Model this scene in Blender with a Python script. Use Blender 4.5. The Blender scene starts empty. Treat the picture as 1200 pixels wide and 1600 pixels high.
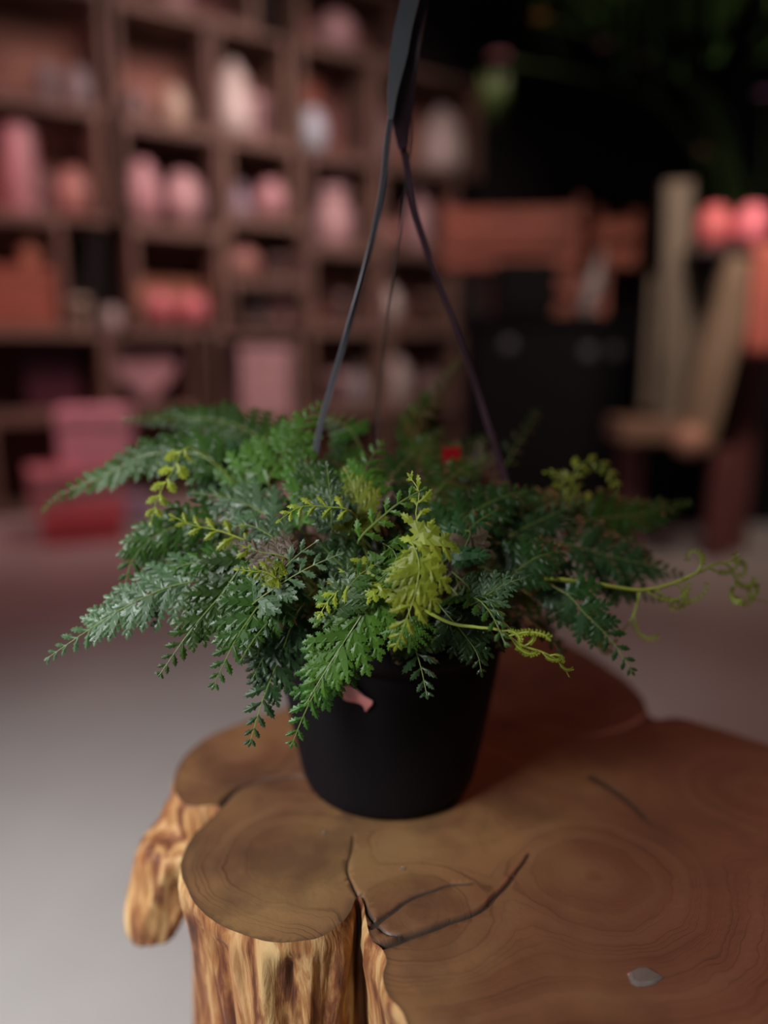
import bpy, bmesh, math, random
from mathutils import Vector, Matrix, noise
from mathutils.geometry import delaunay_2d_cdt
R = random.Random(7)
sc = bpy.context.scene
COL = sc.collection
PI = math.pi

# ---------------------------------------------------------------- camera
PITCH = math.atan(250/1200); SP, CP = math.sin(PITCH), math.cos(PITCH); H = 0.80
cam_d = bpy.data.cameras.new('camera'); cam = bpy.data.objects.new('camera', cam_d); COL.objects.link(cam)
cam.location = (0, 0, H); cam.rotation_euler = (PI/2-PITCH, 0, 0)
cam_d.sensor_fit = 'HORIZONTAL'; cam_d.sensor_width = 36; cam_d.lens = 36
cam_d.clip_start = 0.02; cam_d.clip_end = 60
cam_d.dof.use_dof = True; cam_d.dof.focus_distance = 0.468; cam_d.dof.aperture_fstop = 36/19.0
sc.camera = cam

# ---------------------------------------------------------------- exposure, world, lights
sc.view_settings.view_transform = 'Standard'; sc.view_settings.look = 'None'
sc.view_settings.gamma = 1; sc.view_settings.use_curve_mapping = False
sc.view_settings.exposure = 0.0
w = bpy.data.worlds.new('world'); sc.world = w; w.use_nodes = True
w.node_tree.nodes['Background'].inputs[0].default_value = (0.62, 0.72, 0.85, 1)
w.node_tree.nodes['Background'].inputs[1].default_value = 0.035

def area(name, loc, target, size, power, color, sy=None, spread=180):
    d = bpy.data.lights.new(name, 'AREA'); d.energy = power; d.color = color; d.size = size
    if sy: d.shape = 'RECTANGLE'; d.size_y = sy
    d.spread = math.radians(spread)
    o = bpy.data.objects.new(name, d); COL.objects.link(o); o.location = loc
    o.rotation_euler = (Vector(target)-Vector(loc)).to_track_quat('-Z', 'Y').to_euler()
    return o
area('doorway_daylight', (-1.35, -0.75, 1.75), (-0.60, 0.42, 0.0), 0.6, 15.5, (0.97, 0.98, 1.0), 0.6, 56)
area('side_fill_light', (-1.9, 0.2, 1.9), (0.0, 0.7, 0.5), 0.6, 4.8, (0.96, 0.98, 1.0), 0.6, 100)  # added fill from the left, not an actual window
area('rose_lamp_over_shelves', (0.05, 2.95, 2.9), (-0.75, 4.4, 1.35), 1.4, 25, (1.0, 0.70, 0.66), 0.8, 95)
area('rose_lamp_low_left', (-2.3, 2.6, 2.0), (-1.5, 3.9, 0.4), 0.6, 13, (1.0, 0.42, 0.44), 0.6, 140)
area('warm_fill_over_stand', (1.0, 1.5, 2.5), (1.35, 3.2, 1.15), 0.5, 10.5, (1.0, 0.78, 0.66), 0.5, 75)  # added fill that brightens the stand and its pots
area('red_lamp_behind', (1.9, 2.2, 2.6), (0.3, 0.8, 0.4), 0.8, 6.5, (1.0, 0.30, 0.20), 0.8, 110)

# ---------------------------------------------------------------- geometry of view -> world points
def ray(px, py):
    x = (px-600)/1200; y = -(py-800)/1200
    return Vector((x, CP+y*SP, -SP+y*CP))
def P(px, py, d): return Vector((0, 0, H)) + ray(px, py)*d
TOPZ = 0.455
def onz(px, py, z=TOPZ):
    r = ray(px, py); return Vector((0, 0, H)) + r*((z-H)/r.z)
TH = math.radians(58); WD = Vector((math.sin(TH), math.cos(TH), 0)); WN = Vector((WD.y, -WD.x, 0))
WA = Vector((-1.85, 3.7, 0)); WROT = math.atan2(WD.y, WD.x)
def wall_pt(u, v, out=0.0):   # out: metres in front of the shelf fronts
    return WA + WD*u + WN*out + Vector((0, 0, v))

# ---------------------------------------------------------------- object helpers
def link(name, me, mats=(), parent=None, smooth=True):
    o = bpy.data.objects.new(name, me); COL.objects.link(o)
    for m in mats: me.materials.append(m)
    if smooth:
        me.polygons.foreach_set('use_smooth', [True]*len(me.polygons))
    if parent: o.parent = parent
    return o
def empty(name, loc, rz=0):
    o = bpy.data.objects.new(name, None); COL.objects.link(o); o.location = loc; o.rotation_euler = (0, 0, rz)
    o.empty_display_size = .05
    return o
def tag(o, label=None, cat=None, group=None, kind=None):
    for k, v in (('label', label), ('category', cat), ('group', group), ('kind', kind)):
        if v: o[k] = v
    return o
class MB:
    def __init__(s): s.v = []; s.f = []; s.m = []
    def vert(s, p): s.v.append(tuple(p)); return len(s.v)-1
    def face(s, idx, m=0): s.f.append(tuple(idx)); s.m.append(m)
    def box(s, a, b, m=0, M=None):
        x0, y0, z0 = a; x1, y1, z1 = b
        ps = [(x0,y0,z0),(x1,y0,z0),(x1,y1,z0),(x0,y1,z0),(x0,y0,z1),(x1,y0,z1),(x1,y1,z1),(x0,y1,z1)]
        if M: ps = [M @ Vector(p) for p in ps]
        i = len(s.v); s.v += [tuple(p) for p in ps]
        for q in ((0,3,2,1),(4,5,6,7),(0,1,5,4),(1,2,6,5),(2,3,7,6),(3,0,4,7)): s.face([i+k for k in q], m)
    def lathe(s, prof, c=(0,0,0), n=32, m=0, sx=1.0, sy=1.0, wob=0):
        rings = []
        for r, z in prof:
            ring = []
            for k in range(n):
                a = 2*PI*k/n; rr = r*(1+wob*math.cos(a*8))
                ring.append(s.vert((c[0]+rr*math.cos(a)*sx, c[1]+rr*math.sin(a)*sy, c[2]+z)))
            rings.append(ring)
        for a, b in zip(rings, rings[1:]):
            for k in range(n):
                s.face((a[k], a[(k+1) % n], b[(k+1) % n], b[k]), m)
        s.face(list(reversed(rings[0])), m); s.face(rings[-1], m)
    def tube(s, pts, rad, n=8, m=0, flat=None):
        pts = [Vector(p) for p in pts]; L = len(pts)
        rs = rad if isinstance(rad, (list, tuple)) else [rad]*L
        prev = None; rings = []
        for i, p in enumerate(pts):
            t = (pts[min(i+1, L-1)]-pts[max(i-1, 0)])
            t = t.normalized() if t.length > 1e-9 else Vector((0, 0, 1))
            if prev is None:
                prev = t.orthogonal().normalized()
            a = (prev - t*prev.dot(t)); a = a.normalized() if a.length > 1e-6 else t.orthogonal().normalized()
            prev = a; b = t.cross(a); ring = []
            for k in range(n):
                an = 2*PI*k/n
                ring.append(s.vert(p+(a*math.cos(an)+b*math.sin(an))*rs[i]))
            rings.append(ring)
        for A_, B_ in zip(rings, rings[1:]):
            for k in range(n): s.face((A_[k], A_[(k+1) % n], B_[(k+1) % n], B_[k]), m)
        s.face(list(reversed(rings[0])), m); s.face(rings[-1], m)
    def ribbon(s, pts, ws, th, hints, m=0):
        pts = [Vector(p) for p in pts]; L = len(pts); rings = []
        for i, p in enumerate(pts):
            t = (pts[min(i+1, L-1)]-pts[max(i-1, 0)]).normalized()
            h = Vector(hints[i]) if isinstance(hints, list) else Vector(hints)
            sd = t.cross(h).normalized(); nn = sd.cross(t)
            w_ = ws[i] if isinstance(ws, (list, tuple)) else ws
            rings.append([s.vert(p+sd*a*w_/2+nn*b*th/2) for a, b in ((-1,-1),(1,-1),(1,1),(-1,1))])
        for A_, B_ in zip(rings, rings[1:]):
            for k in range(4): s.face((A_[k], A_[(k+1) % 4], B_[(k+1) % 4], B_[k]), m)
        s.face(list(reversed(rings[0])), m); s.face(rings[-1], m)
    def mesh(s, name):
        me = bpy.data.meshes.new(name); me.from_pydata(s.v, [], s.f)
        me.polygons.foreach_set('material_index', s.m); me.update(); return me
    def build(s, name, mats, parent=None, smooth=False, bevel=0):
        if not isinstance(mats, (list, tuple)): mats = [mats]
        o = link(name, s.mesh(name), mats, parent, smooth)
        if bevel:
            b = o.modifiers.new('bevel', 'BEVEL'); b.width = bevel; b.segments = 2; b.limit_method = 'ANGLE'
        return o
def catmull(pts, n=10, closed=False):
    pts = [Vector(p) for p in pts]; L = len(pts); out = []
    rng = range(L) if closed else range(L-1)
    for i in rng:
        if closed: p0, p1, p2, p3 = pts[i-1], pts[i], pts[(i+1) % L], pts[(i+2) % L]
        else: p0, p1, p2, p3 = pts[max(i-1, 0)], pts[i], pts[i+1], pts[min(i+2, L-1)]
        for k in range(n):
            t = k/n
            out.append(0.5*((2*p1)+(p2-p0)*t+(2*p0-5*p1+4*p2-p3)*t*t+(3*p1-p0-3*p2+p3)*t**3))
    if not closed: out.append(pts[-1])
    return out

# ---------------------------------------------------------------- materials
def mat(name, col, rough=.6, var=.15, scale=8, spec=.5, bump=0, bscale=60, metal=0, trans=0, emis=None, rnd=0, stretch=(1,1,1)):
    m = bpy.data.materials.new(name); m.use_nodes = True; nt = m.node_tree; N = nt.nodes; L = nt.links
    b = N['Principled BSDF']; b.inputs['Roughness'].default_value = rough
    b.inputs['Specular IOR Level'].default_value = spec; b.inputs['Metallic'].default_value = metal
    tc = N.new('ShaderNodeTexCoord'); mp = N.new('ShaderNodeMapping'); mp.inputs['Scale'].default_value = stretch
    L.new(tc.outputs['Object'], mp.inputs[0])
    nz = N.new('ShaderNodeTexNoise'); nz.inputs['Scale'].default_value = scale; nz.inputs['Detail'].default_value = 5
    L.new(mp.outputs[0], nz.inputs['Vector'])
    cr = N.new('ShaderNodeValToRGB'); cr.color_ramp.elements[0].position = .3; cr.color_ramp.elements[1].position = .7
    cr.color_ramp.elements[0].color = (*[c*(1-var) for c in col], 1); cr.color_ramp.elements[1].color = (*[min(1, c*(1+var)) for c in col], 1)
    L.new(nz.outputs['Fac'], cr.inputs[0]); out = cr.outputs[0]
    if rnd:
        oi = N.new('ShaderNodeObjectInfo'); hs = N.new('ShaderNodeHueSaturation')
        mr = N.new('ShaderNodeMapRange'); mr.inputs['To Min'].default_value = 1-rnd; mr.inputs['To Max'].default_value = 1+rnd
        mh = N.new('ShaderNodeMapRange'); mh.inputs['To Min'].default_value = .5-.035*rnd; mh.inputs['To Max'].default_value = .5+.035*rnd
        L.new(oi.outputs['Random'], mr.inputs['Value']); L.new(oi.outputs['Random'], mh.inputs['Value'])
        L.new(mr.outputs[0], hs.inputs['Value']); L.new(mh.outputs[0], hs.inputs['Hue']); L.new(out, hs.inputs['Color']); out = hs.outputs[0]
    L.new(out, b.inputs['Base Color'])
    if trans:
        tr = N.new('ShaderNodeBsdfTranslucent'); mx = N.new('ShaderNodeMixShader'); mx.inputs[0].default_value = trans
        L.new(out, tr.inputs['Color']); L.new(b.outputs[0], mx.inputs[1]); L.new(tr.outputs[0], mx.inputs[2])
        L.new(mx.outputs[0], N['Material Output'].inputs['Surface'])
    if bump:
        n2 = N.new('ShaderNodeTexNoise'); n2.inputs['Scale'].default_value = bscale; n2.inputs['Detail'].default_value = 6
        L.new(mp.outputs[0], n2.inputs['Vector'])
        bp = N.new('ShaderNodeBump'); bp.inputs['Strength'].default_value = bump; bp.inputs['Distance'].default_value = .005
        L.new(n2.outputs['Fac'], bp.inputs['Height']); L.new(bp.outputs[0], b.inputs['Normal'])
    return m
M = {}
M['floor'] = mat('polished_concrete', (.30, .285, .27), .42, .10, 2.2, bump=.05, bscale=25)
M['wall'] = mat('dark_plaster', (.035, .03, .03), .9, .2, 3)
M['ceil'] = mat('dark_ceiling_paint', (.03, .03, .03), .9)
M['crate'] = mat('brown_crate_wood', (.125, .078, .058), .75, .3, 3, rnd=.25, stretch=(1, 1, 9))
M['crate_dark'] = mat('red_brown_back_board', (.19, .085, .07), .85, .3, 3, rnd=.4)
M['pot'] = mat('matte_black_plastic', (.0055, .0045, .006), .65, .1, 30, spec=.14)
M['soil'] = mat('potting_soil', (.03, .02, .014), .95, .5, 120, bump=.8, bscale=200)
M['rhizome'] = mat('furry_brown_rhizome', (.10, .055, .03), .9, .4, 150, bump=.6, bscale=400)
M['strap'] = mat('grey_plastic_strap', (.05, .052, .06), .55, .1, 30, spec=.4)
M['strap_lit'] = mat('grey_strap_lit', (.22, .22, .25), .45, .1, 30, spec=.5)  # same grey plastic, its highlight put into a lighter colour
M['strap_wine'] = mat('wine_coloured_strap', (.065, .030, .042), .4, .2, 30)
M['stem'] = mat('green_stem', (.16, .22, .05), .5, .2, 40)
M['stem_y'] = mat('yellow_green_stem', (.36, .44, .06), .5, .2, 40, trans=.15)
M['leaf_mid'] = mat('mid_green_leaf', (.042, .108, .015), .38, .3, 30, spec=.45, trans=.25, rnd=.3)
M['leaf_blue'] = mat('blue_green_leaf', (.032, .080, .026), .38, .25, 30, spec=.4, trans=.15, rnd=.3)
M['leaf_silver'] = mat('silvery_green_leaf', (.070, .128, .055), .38, .25, 40, spec=.45, trans=.15, rnd=.2)
M['leaf_dark'] = mat('dark_green_leaf', (.021, .054, .011), .38, .3, 30, spec=.4, trans=.2, rnd=.3)
M['leaf_bright'] = mat('bright_green_leaf', (.085, .20, .022), .42, .3, 40, spec=.5, trans=.3, rnd=.2)
M['leaf_yellow'] = mat('yellow_green_young_leaf', (.30, .37, .03), .42, .3, 60, spec=.5, trans=.3, rnd=.2)
M['leaf_brown'] = mat('brownish_old_leaf', (.12, .085, .055), .5, .3, 40, spec=.4, trans=.2, rnd=.3)

# ---------------------------------------------------------------- room shell
def quad(name, pts, m, kind='structure'):
    b = MB(); b.face([b.vert(p) for p in pts]); o = b.build(name, m); tag(o, kind=kind); return o
fl = MB(); fl.box((-6, -3, -.1), (7, 9, 0)); tag(fl.build('floor', M['floor']), kind='structure')
cl = MB(); cl.box((-6, -1.5, 3.2), (7, 9, 3.3)); tag(cl.build('ceiling', M['ceil']), kind='structure')
wb = MB()
Mx = Matrix.Translation(WA) @ Matrix.Rotation(WROT, 4, 'Z')
wb.box((-3.0, .46, 0), (6.0, .56, 3.2), M=Mx); tag(wb.build('wall_back', M['wall']), kind='structure')
wr = MB(); wr.box((3.4, 1.0, 0), (3.5, 8.5, 3.2)); tag(wr.build('wall_right', M['wall']), kind='structure')

# ---------------------------------------------------------------- tree stump table
def top_mat():
    m = bpy.data.materials.new('varnished_end_grain'); m.use_nodes = True; nt = m.node_tree; N = nt.nodes; L = nt.links
    b = N['Principled BSDF']; b.inputs['Roughness'].default_value = .42; b.inputs['Specular IOR Level'].default_value = .35
    tc = N.new('ShaderNodeTexCoord')
    at = N.new('ShaderNodeAttribute'); at.attribute_name = 'ring'
    cr_at = N.new('ShaderNodeAttribute'); cr_at.attribute_name = 'crack'
    hue_at = N.new('ShaderNodeAttribute'); hue_at.attribute_name = 'hue'
    nz = N.new('ShaderNodeTexNoise'); nz.inputs['Scale'].default_value = 9; nz.inputs['Detail'].default_value = 6
    L.new(tc.outputs['Object'], nz.inputs['Vector'])
    nz2 = N.new('ShaderNodeTexNoise'); nz2.inputs['Scale'].default_value = 45; nz2.inputs['Detail'].default_value = 2; L.new(tc.outputs['Object'], nz2.inputs['Vector'])
    def math_(op, a, b_=None):
        n = N.new('ShaderNodeMath'); n.operation = op
        for i, x in enumerate((a, b_)):
            if x is None: continue
            if isinstance(x, (int, float)): n.inputs[i].default_value = x
            else: L.new(x, n.inputs[i])
        return n.outputs[0]
    warped = math_('ADD', at.outputs['Fac'], math_('ADD', math_('MULTIPLY', nz.outputs['Fac'], .030), math_('MULTIPLY', nz2.outputs['Fac'], .008)))
    # uneven ring spacing: 1-D noise along the ring coordinate
    cmb = N.new('ShaderNodeCombineXYZ'); L.new(math_('MULTIPLY', warped, 1.0), cmb.inputs[0])
    r1 = N.new('ShaderNodeTexNoise'); r1.inputs['Scale'].default_value = 330; r1.inputs['Detail'].default_value = 4; L.new(cmb.outputs[0], r1.inputs['Vector'])
    r2 = N.new('ShaderNodeTexNoise'); r2.inputs['Scale'].default_value = 48; r2.inputs['Detail'].default_value = 2; L.new(cmb.outputs[0], r2.inputs['Vector'])
    line = math_('MULTIPLY', math_('GREATER_THAN', r1.outputs['Fac'], .60), .85)
    mr = N.new('ShaderNodeMapRange'); mr.inputs['From Min'].default_value = .53; mr.inputs['From Max'].default_value = .68; L.new(r1.outputs['Fac'], mr.inputs['Value'])
    msk = N.new('ShaderNodeTexNoise'); msk.inputs['Scale'].default_value = 11; msk.inputs['Detail'].default_value = 3; L.new(tc.outputs['Object'], msk.inputs['Vector'])
    mk = N.new('ShaderNodeMapRange'); mk.inputs['From Min'].default_value = .38; mk.inputs['From Max'].default_value = .62; L.new(msk.outputs['Fac'], mk.inputs['Value'])
    ck_ = N.new('ShaderNodeMapRange'); ck_.inputs['From Min'].default_value = .015; ck_.inputs['From Max'].default_value = .06; L.new(at.outputs['Fac'], ck_.inputs['Value'])
    bands = math_('MULTIPLY', math_('MULTIPLY', mr.outputs[0], math_('ADD', math_('MULTIPLY', mk.outputs[0], .75), .25)), math_('ADD', math_('MULTIPLY', ck_.outputs[0], .85), .15))
    # base colours: ochre <-> red brown
    blot = N.new('ShaderNodeTexNoise'); blot.inputs['Scale'].default_value = 5.5; blot.inputs['Detail'].default_value = 5; L.new(tc.outputs['Object'], blot.inputs['Vector'])
    h = math_('ADD', hue_at.outputs['Fac'], math_('MULTIPLY', math_('SUBTRACT', blot.outputs['Fac'], .5), 2.2))
    ramp = N.new('ShaderNodeValToRGB'); e = ramp.color_ramp.elements
    e[0].position = 0; e[0].color = (.215, .115, .045, 1); e[1].position = 1; e[1].color = (.085, .026, .016, 1)
    mid = ramp.color_ramp.elements.new(.5); mid.color = (.120, .047, .023, 1)
    L.new(h, ramp.inputs[0])
    def mix(fac, a, b_, typ='MIX'):
        n = N.new('ShaderNodeMix'); n.data_type = 'RGBA'; n.blend_type = typ
        if isinstance(fac, (int, float)): n.inputs[0].default_value = fac
        else: L.new(fac, n.inputs[0])
        for i, x in ((6, a), (7, b_)):
            if isinstance(x, tuple): n.inputs[i].default_value = x
            else: L.new(x, n.inputs[i])
        return n.outputs[2]
    c = mix(math_('MULTIPLY', bands, .95), ramp.outputs[0], (.035, .014, .008, 1))
    c = mix(math_('MULTIPLY', math_('SUBTRACT', r2.outputs['Fac'], .35), .45), c, (.36, .21, .11, 1))
    # stains
    st = N.new('ShaderNodeTexNoise'); st.inputs['Scale'].default_value = 16; st.inputs['Detail'].default_value = 7; L.new(tc.outputs['Object'], st.inputs['Vector'])
    ms = N.new('ShaderNodeMapRange'); ms.inputs['From Min'].default_value = .52; ms.inputs['From Max'].default_value = .72; L.new(st.outputs['Fac'], ms.inputs['Value'])
    c = mix(math_('MULTIPLY', ms.outputs[0], .6), c, (.055, .022, .014, 1))
    c = mix(cr_at.outputs['Fac'], c, (.035, .026, .02, 1))
    L.new(c, b.inputs['Base Color'])
    fine = N.new('ShaderNodeTexNoise'); fine.inputs['Scale'].default_value = 220; fine.inputs['Detail'].default_value = 3; L.new(tc.outputs['Object'], fine.inputs['Vector'])
    bp = N.new('ShaderNodeBump'); bp.inputs['Strength'].default_value = .35; bp.inputs['Distance'].default_value = .002
    L.new(math_('SUBTRACT', math_('MULTIPLY', fine.outputs['Fac'], .35), math_('MULTIPLY', bands, .5)), bp.inputs['Height']); L.new(bp.outputs[0], b.inputs['Normal'])
    rr = N.new('ShaderNodeMapRange'); rr.inputs['To Min'].default_value = .34; rr.inputs['To Max'].default_value = .58
    L.new(st.outputs['Fac'], rr.inputs['Value']); L.new(rr.outputs[0], b.inputs['Roughness'])
    return m
def bark_mat():
    m = bpy.data.materials.new('stripped_bark'); m.use_nodes = True; nt = m.node_tree; N = nt.nodes; L = nt.links
    b = N['Principled BSDF']; b.inputs['Roughness'].default_value = .62; b.inputs['Specular IOR Level'].default_value = .35
    tc = N.new('ShaderNodeTexCoord'); mp = N.new('ShaderNodeMapping'); mp.inputs['Scale'].default_value = (1, 1, .13); L.new(tc.outputs['Object'], mp.inputs[0])
    n1 = N.new('ShaderNodeTexNoise'); n1.inputs['Scale'].default_value = 75; n1.inputs['Detail'].default_value = 6; n1.inputs['Roughness'].default_value = .6; L.new(mp.outputs[0], n1.inputs['Vector'])
    n1.inputs['Distortion'].default_value = .6
    n2 = N.new('ShaderNodeTexNoise'); n2.inputs['Scale'].default_value = 24; n2.inputs['Detail'].default_value = 4; L.new(mp.outputs[0], n2.inputs['Vector'])
    r = N.new('ShaderNodeValToRGB'); e = r.color_ramp.elements
    e[0].position = .30; e[0].color = (.05, .02, .011, 1); e[1].position = .60; e[1].color = (.62, .45, .22, 1)
    a = r.color_ramp.elements.new(.42); a.color = (.19, .070, .028, 1)
    a = r.color_ramp.elements.new(.51); a.color = (.42, .23, .09, 1)
    L.new(n1.outputs['Fac'], r.inputs[0])
    r2 = N.new('ShaderNodeValToRGB'); e = r2.color_ramp.elements
    e[0].position = .38; e[0].color = (.50, .25, .13, 1); e[1].position = .62; e[1].color = (1.0, .95, .85, 1); L.new(n2.outputs['Fac'], r2.inputs[0])
    mx = N.new('ShaderNodeMix'); mx.data_type = 'RGBA'; mx.blend_type = 'MULTIPLY'; mx.inputs[0].default_value = .7
    L.new(r.outputs[0], mx.inputs[6]); L.new(r2.outputs[0], mx.inputs[7])
    L.new(mx.outputs[2], b.inputs['Base Color'])
    bp = N.new('ShaderNodeBump'); bp.inputs['Strength'].default_value = .8; bp.inputs['Distance'].default_value = .004
    L.new(n1.outputs['Fac'], bp.inputs['Height']); L.new(bp.outputs[0], b.inputs['Normal'])
    return m
M['top'] = top_mat(); M['bark'] = bark_mat()

out_px = [(440,1108),(380,1128),(325,1152),(290,1182),(274,1215),(278,1243),(300,1258),(332,1256),(342,1262),(318,1288),(294,1315),(284,1350),(292,1385),(312,1418),(345,1445),(390,1464),(440,1472),(490,1467),(525,1449),(548,1425),(557,1404),(563,1400),(568,1410),(574,1440),(582,1468),(598,1482),(604,1500),(598,1525),(606,1555),(628,1580),(642,1612),(660,1670),(740,1760),(900,1830),(1100,1830),(1300,1760),(1480,1620),(1560,1480),(1540,1360),(1440,1270),(1330,1230),(1260,1190),(1190,1160),(1120,1138),(1060,1121),(1030,1124),(1014,1116),(1008,1100),(985,1070),(945,1040),(900,1012),(845,987),(790,975),(700,985),(600,1040),(510,1085)]
ctrl = [onz(*q) for q in out_px]
stump_c = Vector((0.1, .52, 0))
ol = catmull(ctrl, 16, True)
# resample evenly
def resample(pts, step, closed=True):
    out = []; n = len(pts); acc = 0; out.append(pts[0].copy())
    for i in range(n if closed else n-1):
        a, b = pts[i], pts[(i+1) % n]; d = (b-a).length
        while acc+step <= d+1e-12 and d > 0:
            acc += step; out.append(a.lerp(b, acc/d)) 
        acc -= d
    return out
ol = resample([Vector((p.x, p.y, 0)) for p in ol], .0026)
if (ol[0]-ol[-1]).length < .0015: ol.pop()
for p in ol:
    q = noise.noise_vector(p*38)*.0016+noise.noise_vector(p*120)*.0005; p.x += q.x; p.y += q.y
NO = len(ol)
def poly_area(p): return sum(p[i].x*p[(i+1) % len(p)].y-p[(i+1) % len(p)].x*p[i].y for i in range(len(p)))/2
if poly_area(ol) < 0: ol.reverse()
cracks = [([(562,1402),(545,1370),(547,1335),(553,1305)], .0009, .0015),
          ([(590,1478),(640,1463),(700,1442),(748,1422),(782,1396),(803,1366),(828,1332)], .0032, .006),
          ([(580,1450),(612,1422),(650,1402),(700,1383),(738,1379)], .0022, .003),
          ([(338,1262),(365,1236),(400,1220),(440,1214),(480,1213)], .0028, .004),
          ([(925,1215),(968,1240),(1010,1282)], .0040, .002),
          ([(563,1400),(577,1430),(598,1455),(640,1463)], .0020, .003),
          ([(1014,1116),(985,1135),(930,1150),(880,1152)], .0030, .002)]
segs = []
for pl, wd, dp in cracks:
    pp = [onz(*q) for q in pl]; pp = catmull(pp, 6)
    pp = [Vector((p.x, p.y, 0))+noise.noise_vector(p*60)*.002 for p in pp]
    n = len(pp)
    for i in range(n-1): segs.append((pp[i], pp[i+1], wd*(1-.75*(i/n)), dp*(1-.6*i/n)))
def crack_at(p):
    best = 0; dep = 0
    for a, b, wd, dp in segs:
        ab = b-a; t = max(0, min(1, (p-a).dot(ab)/max(ab.length_squared, 1e-12))); d = (p-a-ab*t)
        d.z = 0; k = max(0, 1-(d.length/(wd*1.25))**2)
        if k > best: best = k
        dep = max(dep, dp*k)
    return best, dep
centers = [(onz(462,1335), 1.0), (onz(930,1370), 1.0), (onz(370,1172), 1.0), (onz(900,1075), 1.0), (onz(1180,1235), 1.0), (onz(655,1425), 1.15), (onz(640,1240), 1.0)]
def ring_at(p):
    k = 55; s = 0
    for c, wt in centers:
        d = math.hypot(p.x-c.x, (p.y-c.y))*wt; s += math.exp(-k*d)
    return -math.log(s+1e-30)/k
def inside(p, poly):
    c = False; j = len(poly)-1
    for i in range(len(poly)):
        a, b = poly[i], poly[j]
        if (a.y > p.y) != (b.y > p.y) and p.x < (b.x-a.x)*(p.y-a.y)/(b.y-a.y)+a.x: c = not c
        j = i
    return c
pts2 = [p.to_2d() for p in ol]
coarse = ol[::4]
xs = [p.x for p in ol]; ys = [p.y for p in ol]; G = .0048
y = min(ys)
while y < max(ys):
    # scanline crossings
    cr = []
    for i in range(len(coarse)):
        a, b = coarse[i], coarse[(i+1) % len(coarse)]
        if (a.y > y) != (b.y > y): cr.append((b.x-a.x)*(y-a.y)/(b.y-a.y)+a.x)
    cr.sort()
    for i in range(0, len(cr)-1, 2):
        x = cr[i]+.004
        while x < cr[i+1]-.004: pts2.append(Vector((x, y))); x += G
    y += G
for a, b, wd, dp in segs:       # denser points along the cracks
    t = (b-a)
    if t.length < 1e-6: continue
    n_ = Vector((-t.y, t.x, 0)).normalized()
    m_ = (a+b)/2
    for k in (-1.3, -.7, 0, .7, 1.3):
        for q in (a, m_):
            pp = q+n_*wd*k
            if inside(pp, coarse): pts2.append(pp.to_2d())
vs, es, fs, *_ = delaunay_2d_cdt(pts2, [], [list(range(NO))], 1, 1e-5)
mb = MB(); ringv = []; crackv = []; huev = []
topv = []
for v in vs:
    p = Vector((v.x, v.y, 0)); ck, dep = crack_at(p)
    z = TOPZ - dep + noise.noise(p*14)*.0006
    topv.append((v.x, v.y, z)); ringv.append(ring_at(p)); crackv.append(min(1, ck*1.3))
    # red lamp glow painted into the wood towards the far right, paler front left
    huev.append(max(0, min(1, .30+ (p.x*1.0+(p.y-.5)*.35)*1.25)))
for i in range(len(vs)):
    if i < NO: crackv[i] = max(crackv[i], .55)
me = bpy.data.meshes.new('stump_top'); me.from_pydata(topv, [], [tuple(f) for f in fs]); me.update()
for nm, arr in (('ring', ringv), ('crack', crackv), ('hue', huev)):
    a = me.attributes.new(nm, 'FLOAT', 'POINT'); a.data.foreach_set('value', arr)
stump = empty('tree_stump_table', (stump_c.x, stump_c.y, 0))
def adopt(o, root):
    o.parent = root; o.matrix_parent_inverse = Matrix.Translation(root.location).inverted() if root.rotation_euler.z == 0 else (Matrix.Translation(root.location) @ Matrix.Rotation(root.rotation_euler.z, 4, 'Z')).inverted()
    return o
tp = link('sawn_top', me, [M['top']]); adopt(tp, stump); tag(tp, 'varnished sawn end grain with growth rings and cracks')
# make normals point up
bmx = bmesh.new(); bmx.from_mesh(me); bmesh.ops.recalc_face_normals(bmx, faces=bmx.faces)
if sum(f.normal.z for f in bmx.faces) < 0: bmesh.ops.reverse_faces(bmx, faces=bmx.faces)
bmx.to_mesh(me); bmx.free()
# bark side
nrm = []
for i in range(NO):
    t = ol[(i+6) % NO]-ol[i-6]; nrm.append(Vector((t.y, -t.x, 0)).normalized())
sm = []
for i in range(NO):
    s_ = Vector((0, 0, 0))
    for k in range(-8, 9, 2): s_ += nrm[(i+k) % NO]
    sm.append(s_.normalized())
zs = [0, .0015, .004, .008, .013, .02, .028, .038, .05] + [.05+.0125*k for k in range(1, 33)]
zs = [z for z in zs if z < TOPZ]+[TOPZ]
sb = MB(); rows = []
for j, dz in enumerate(zs):
    row = []
    for i in range(NO):
        p = ol[i]; n_ = sm[i]; q = Vector((p.x, p.y, (TOPZ-dz)*.12))
        r1 = noise.noise(q*22); r2 = noise.noise(Vector((p.x*75, p.y*75, (TOPZ-dz)*7))); r3 = noise.noise(Vector((p.x*190, p.y*190, (TOPZ-dz)*16)))
        f = min(1, dz/.02)
        off = .0028*math.sin(min(1, dz/.008)*PI/2) + f*(r1*.009 + r2*.006*f + r3*.0035) - .012*min(1, dz/.10) + .045*max(0, (dz-.25)/.2)**2
        z = TOPZ-dz + (noise.noise(p*60)*.0015-.0006 if 0 < j < 4 else 0)
        if j == 0: off = 0; z = TOPZ + noise.noise(Vector((p.x, p.y, 0))*14)*.0006
        row.append(sb.vert((p.x+n_.x*off, p.y+n_.y*off, z)))
    rows.append(row)
for a, b in zip(rows, rows[1:]):
    for i in range(NO): sb.face((a[i], b[i], b[(i+1) % NO], a[(i+1) % NO]))
bk = sb.build('bark', M['bark'], smooth=True); adopt(bk, stump); tag(bk, 'peeled ochre and red-brown bark side')
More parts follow.
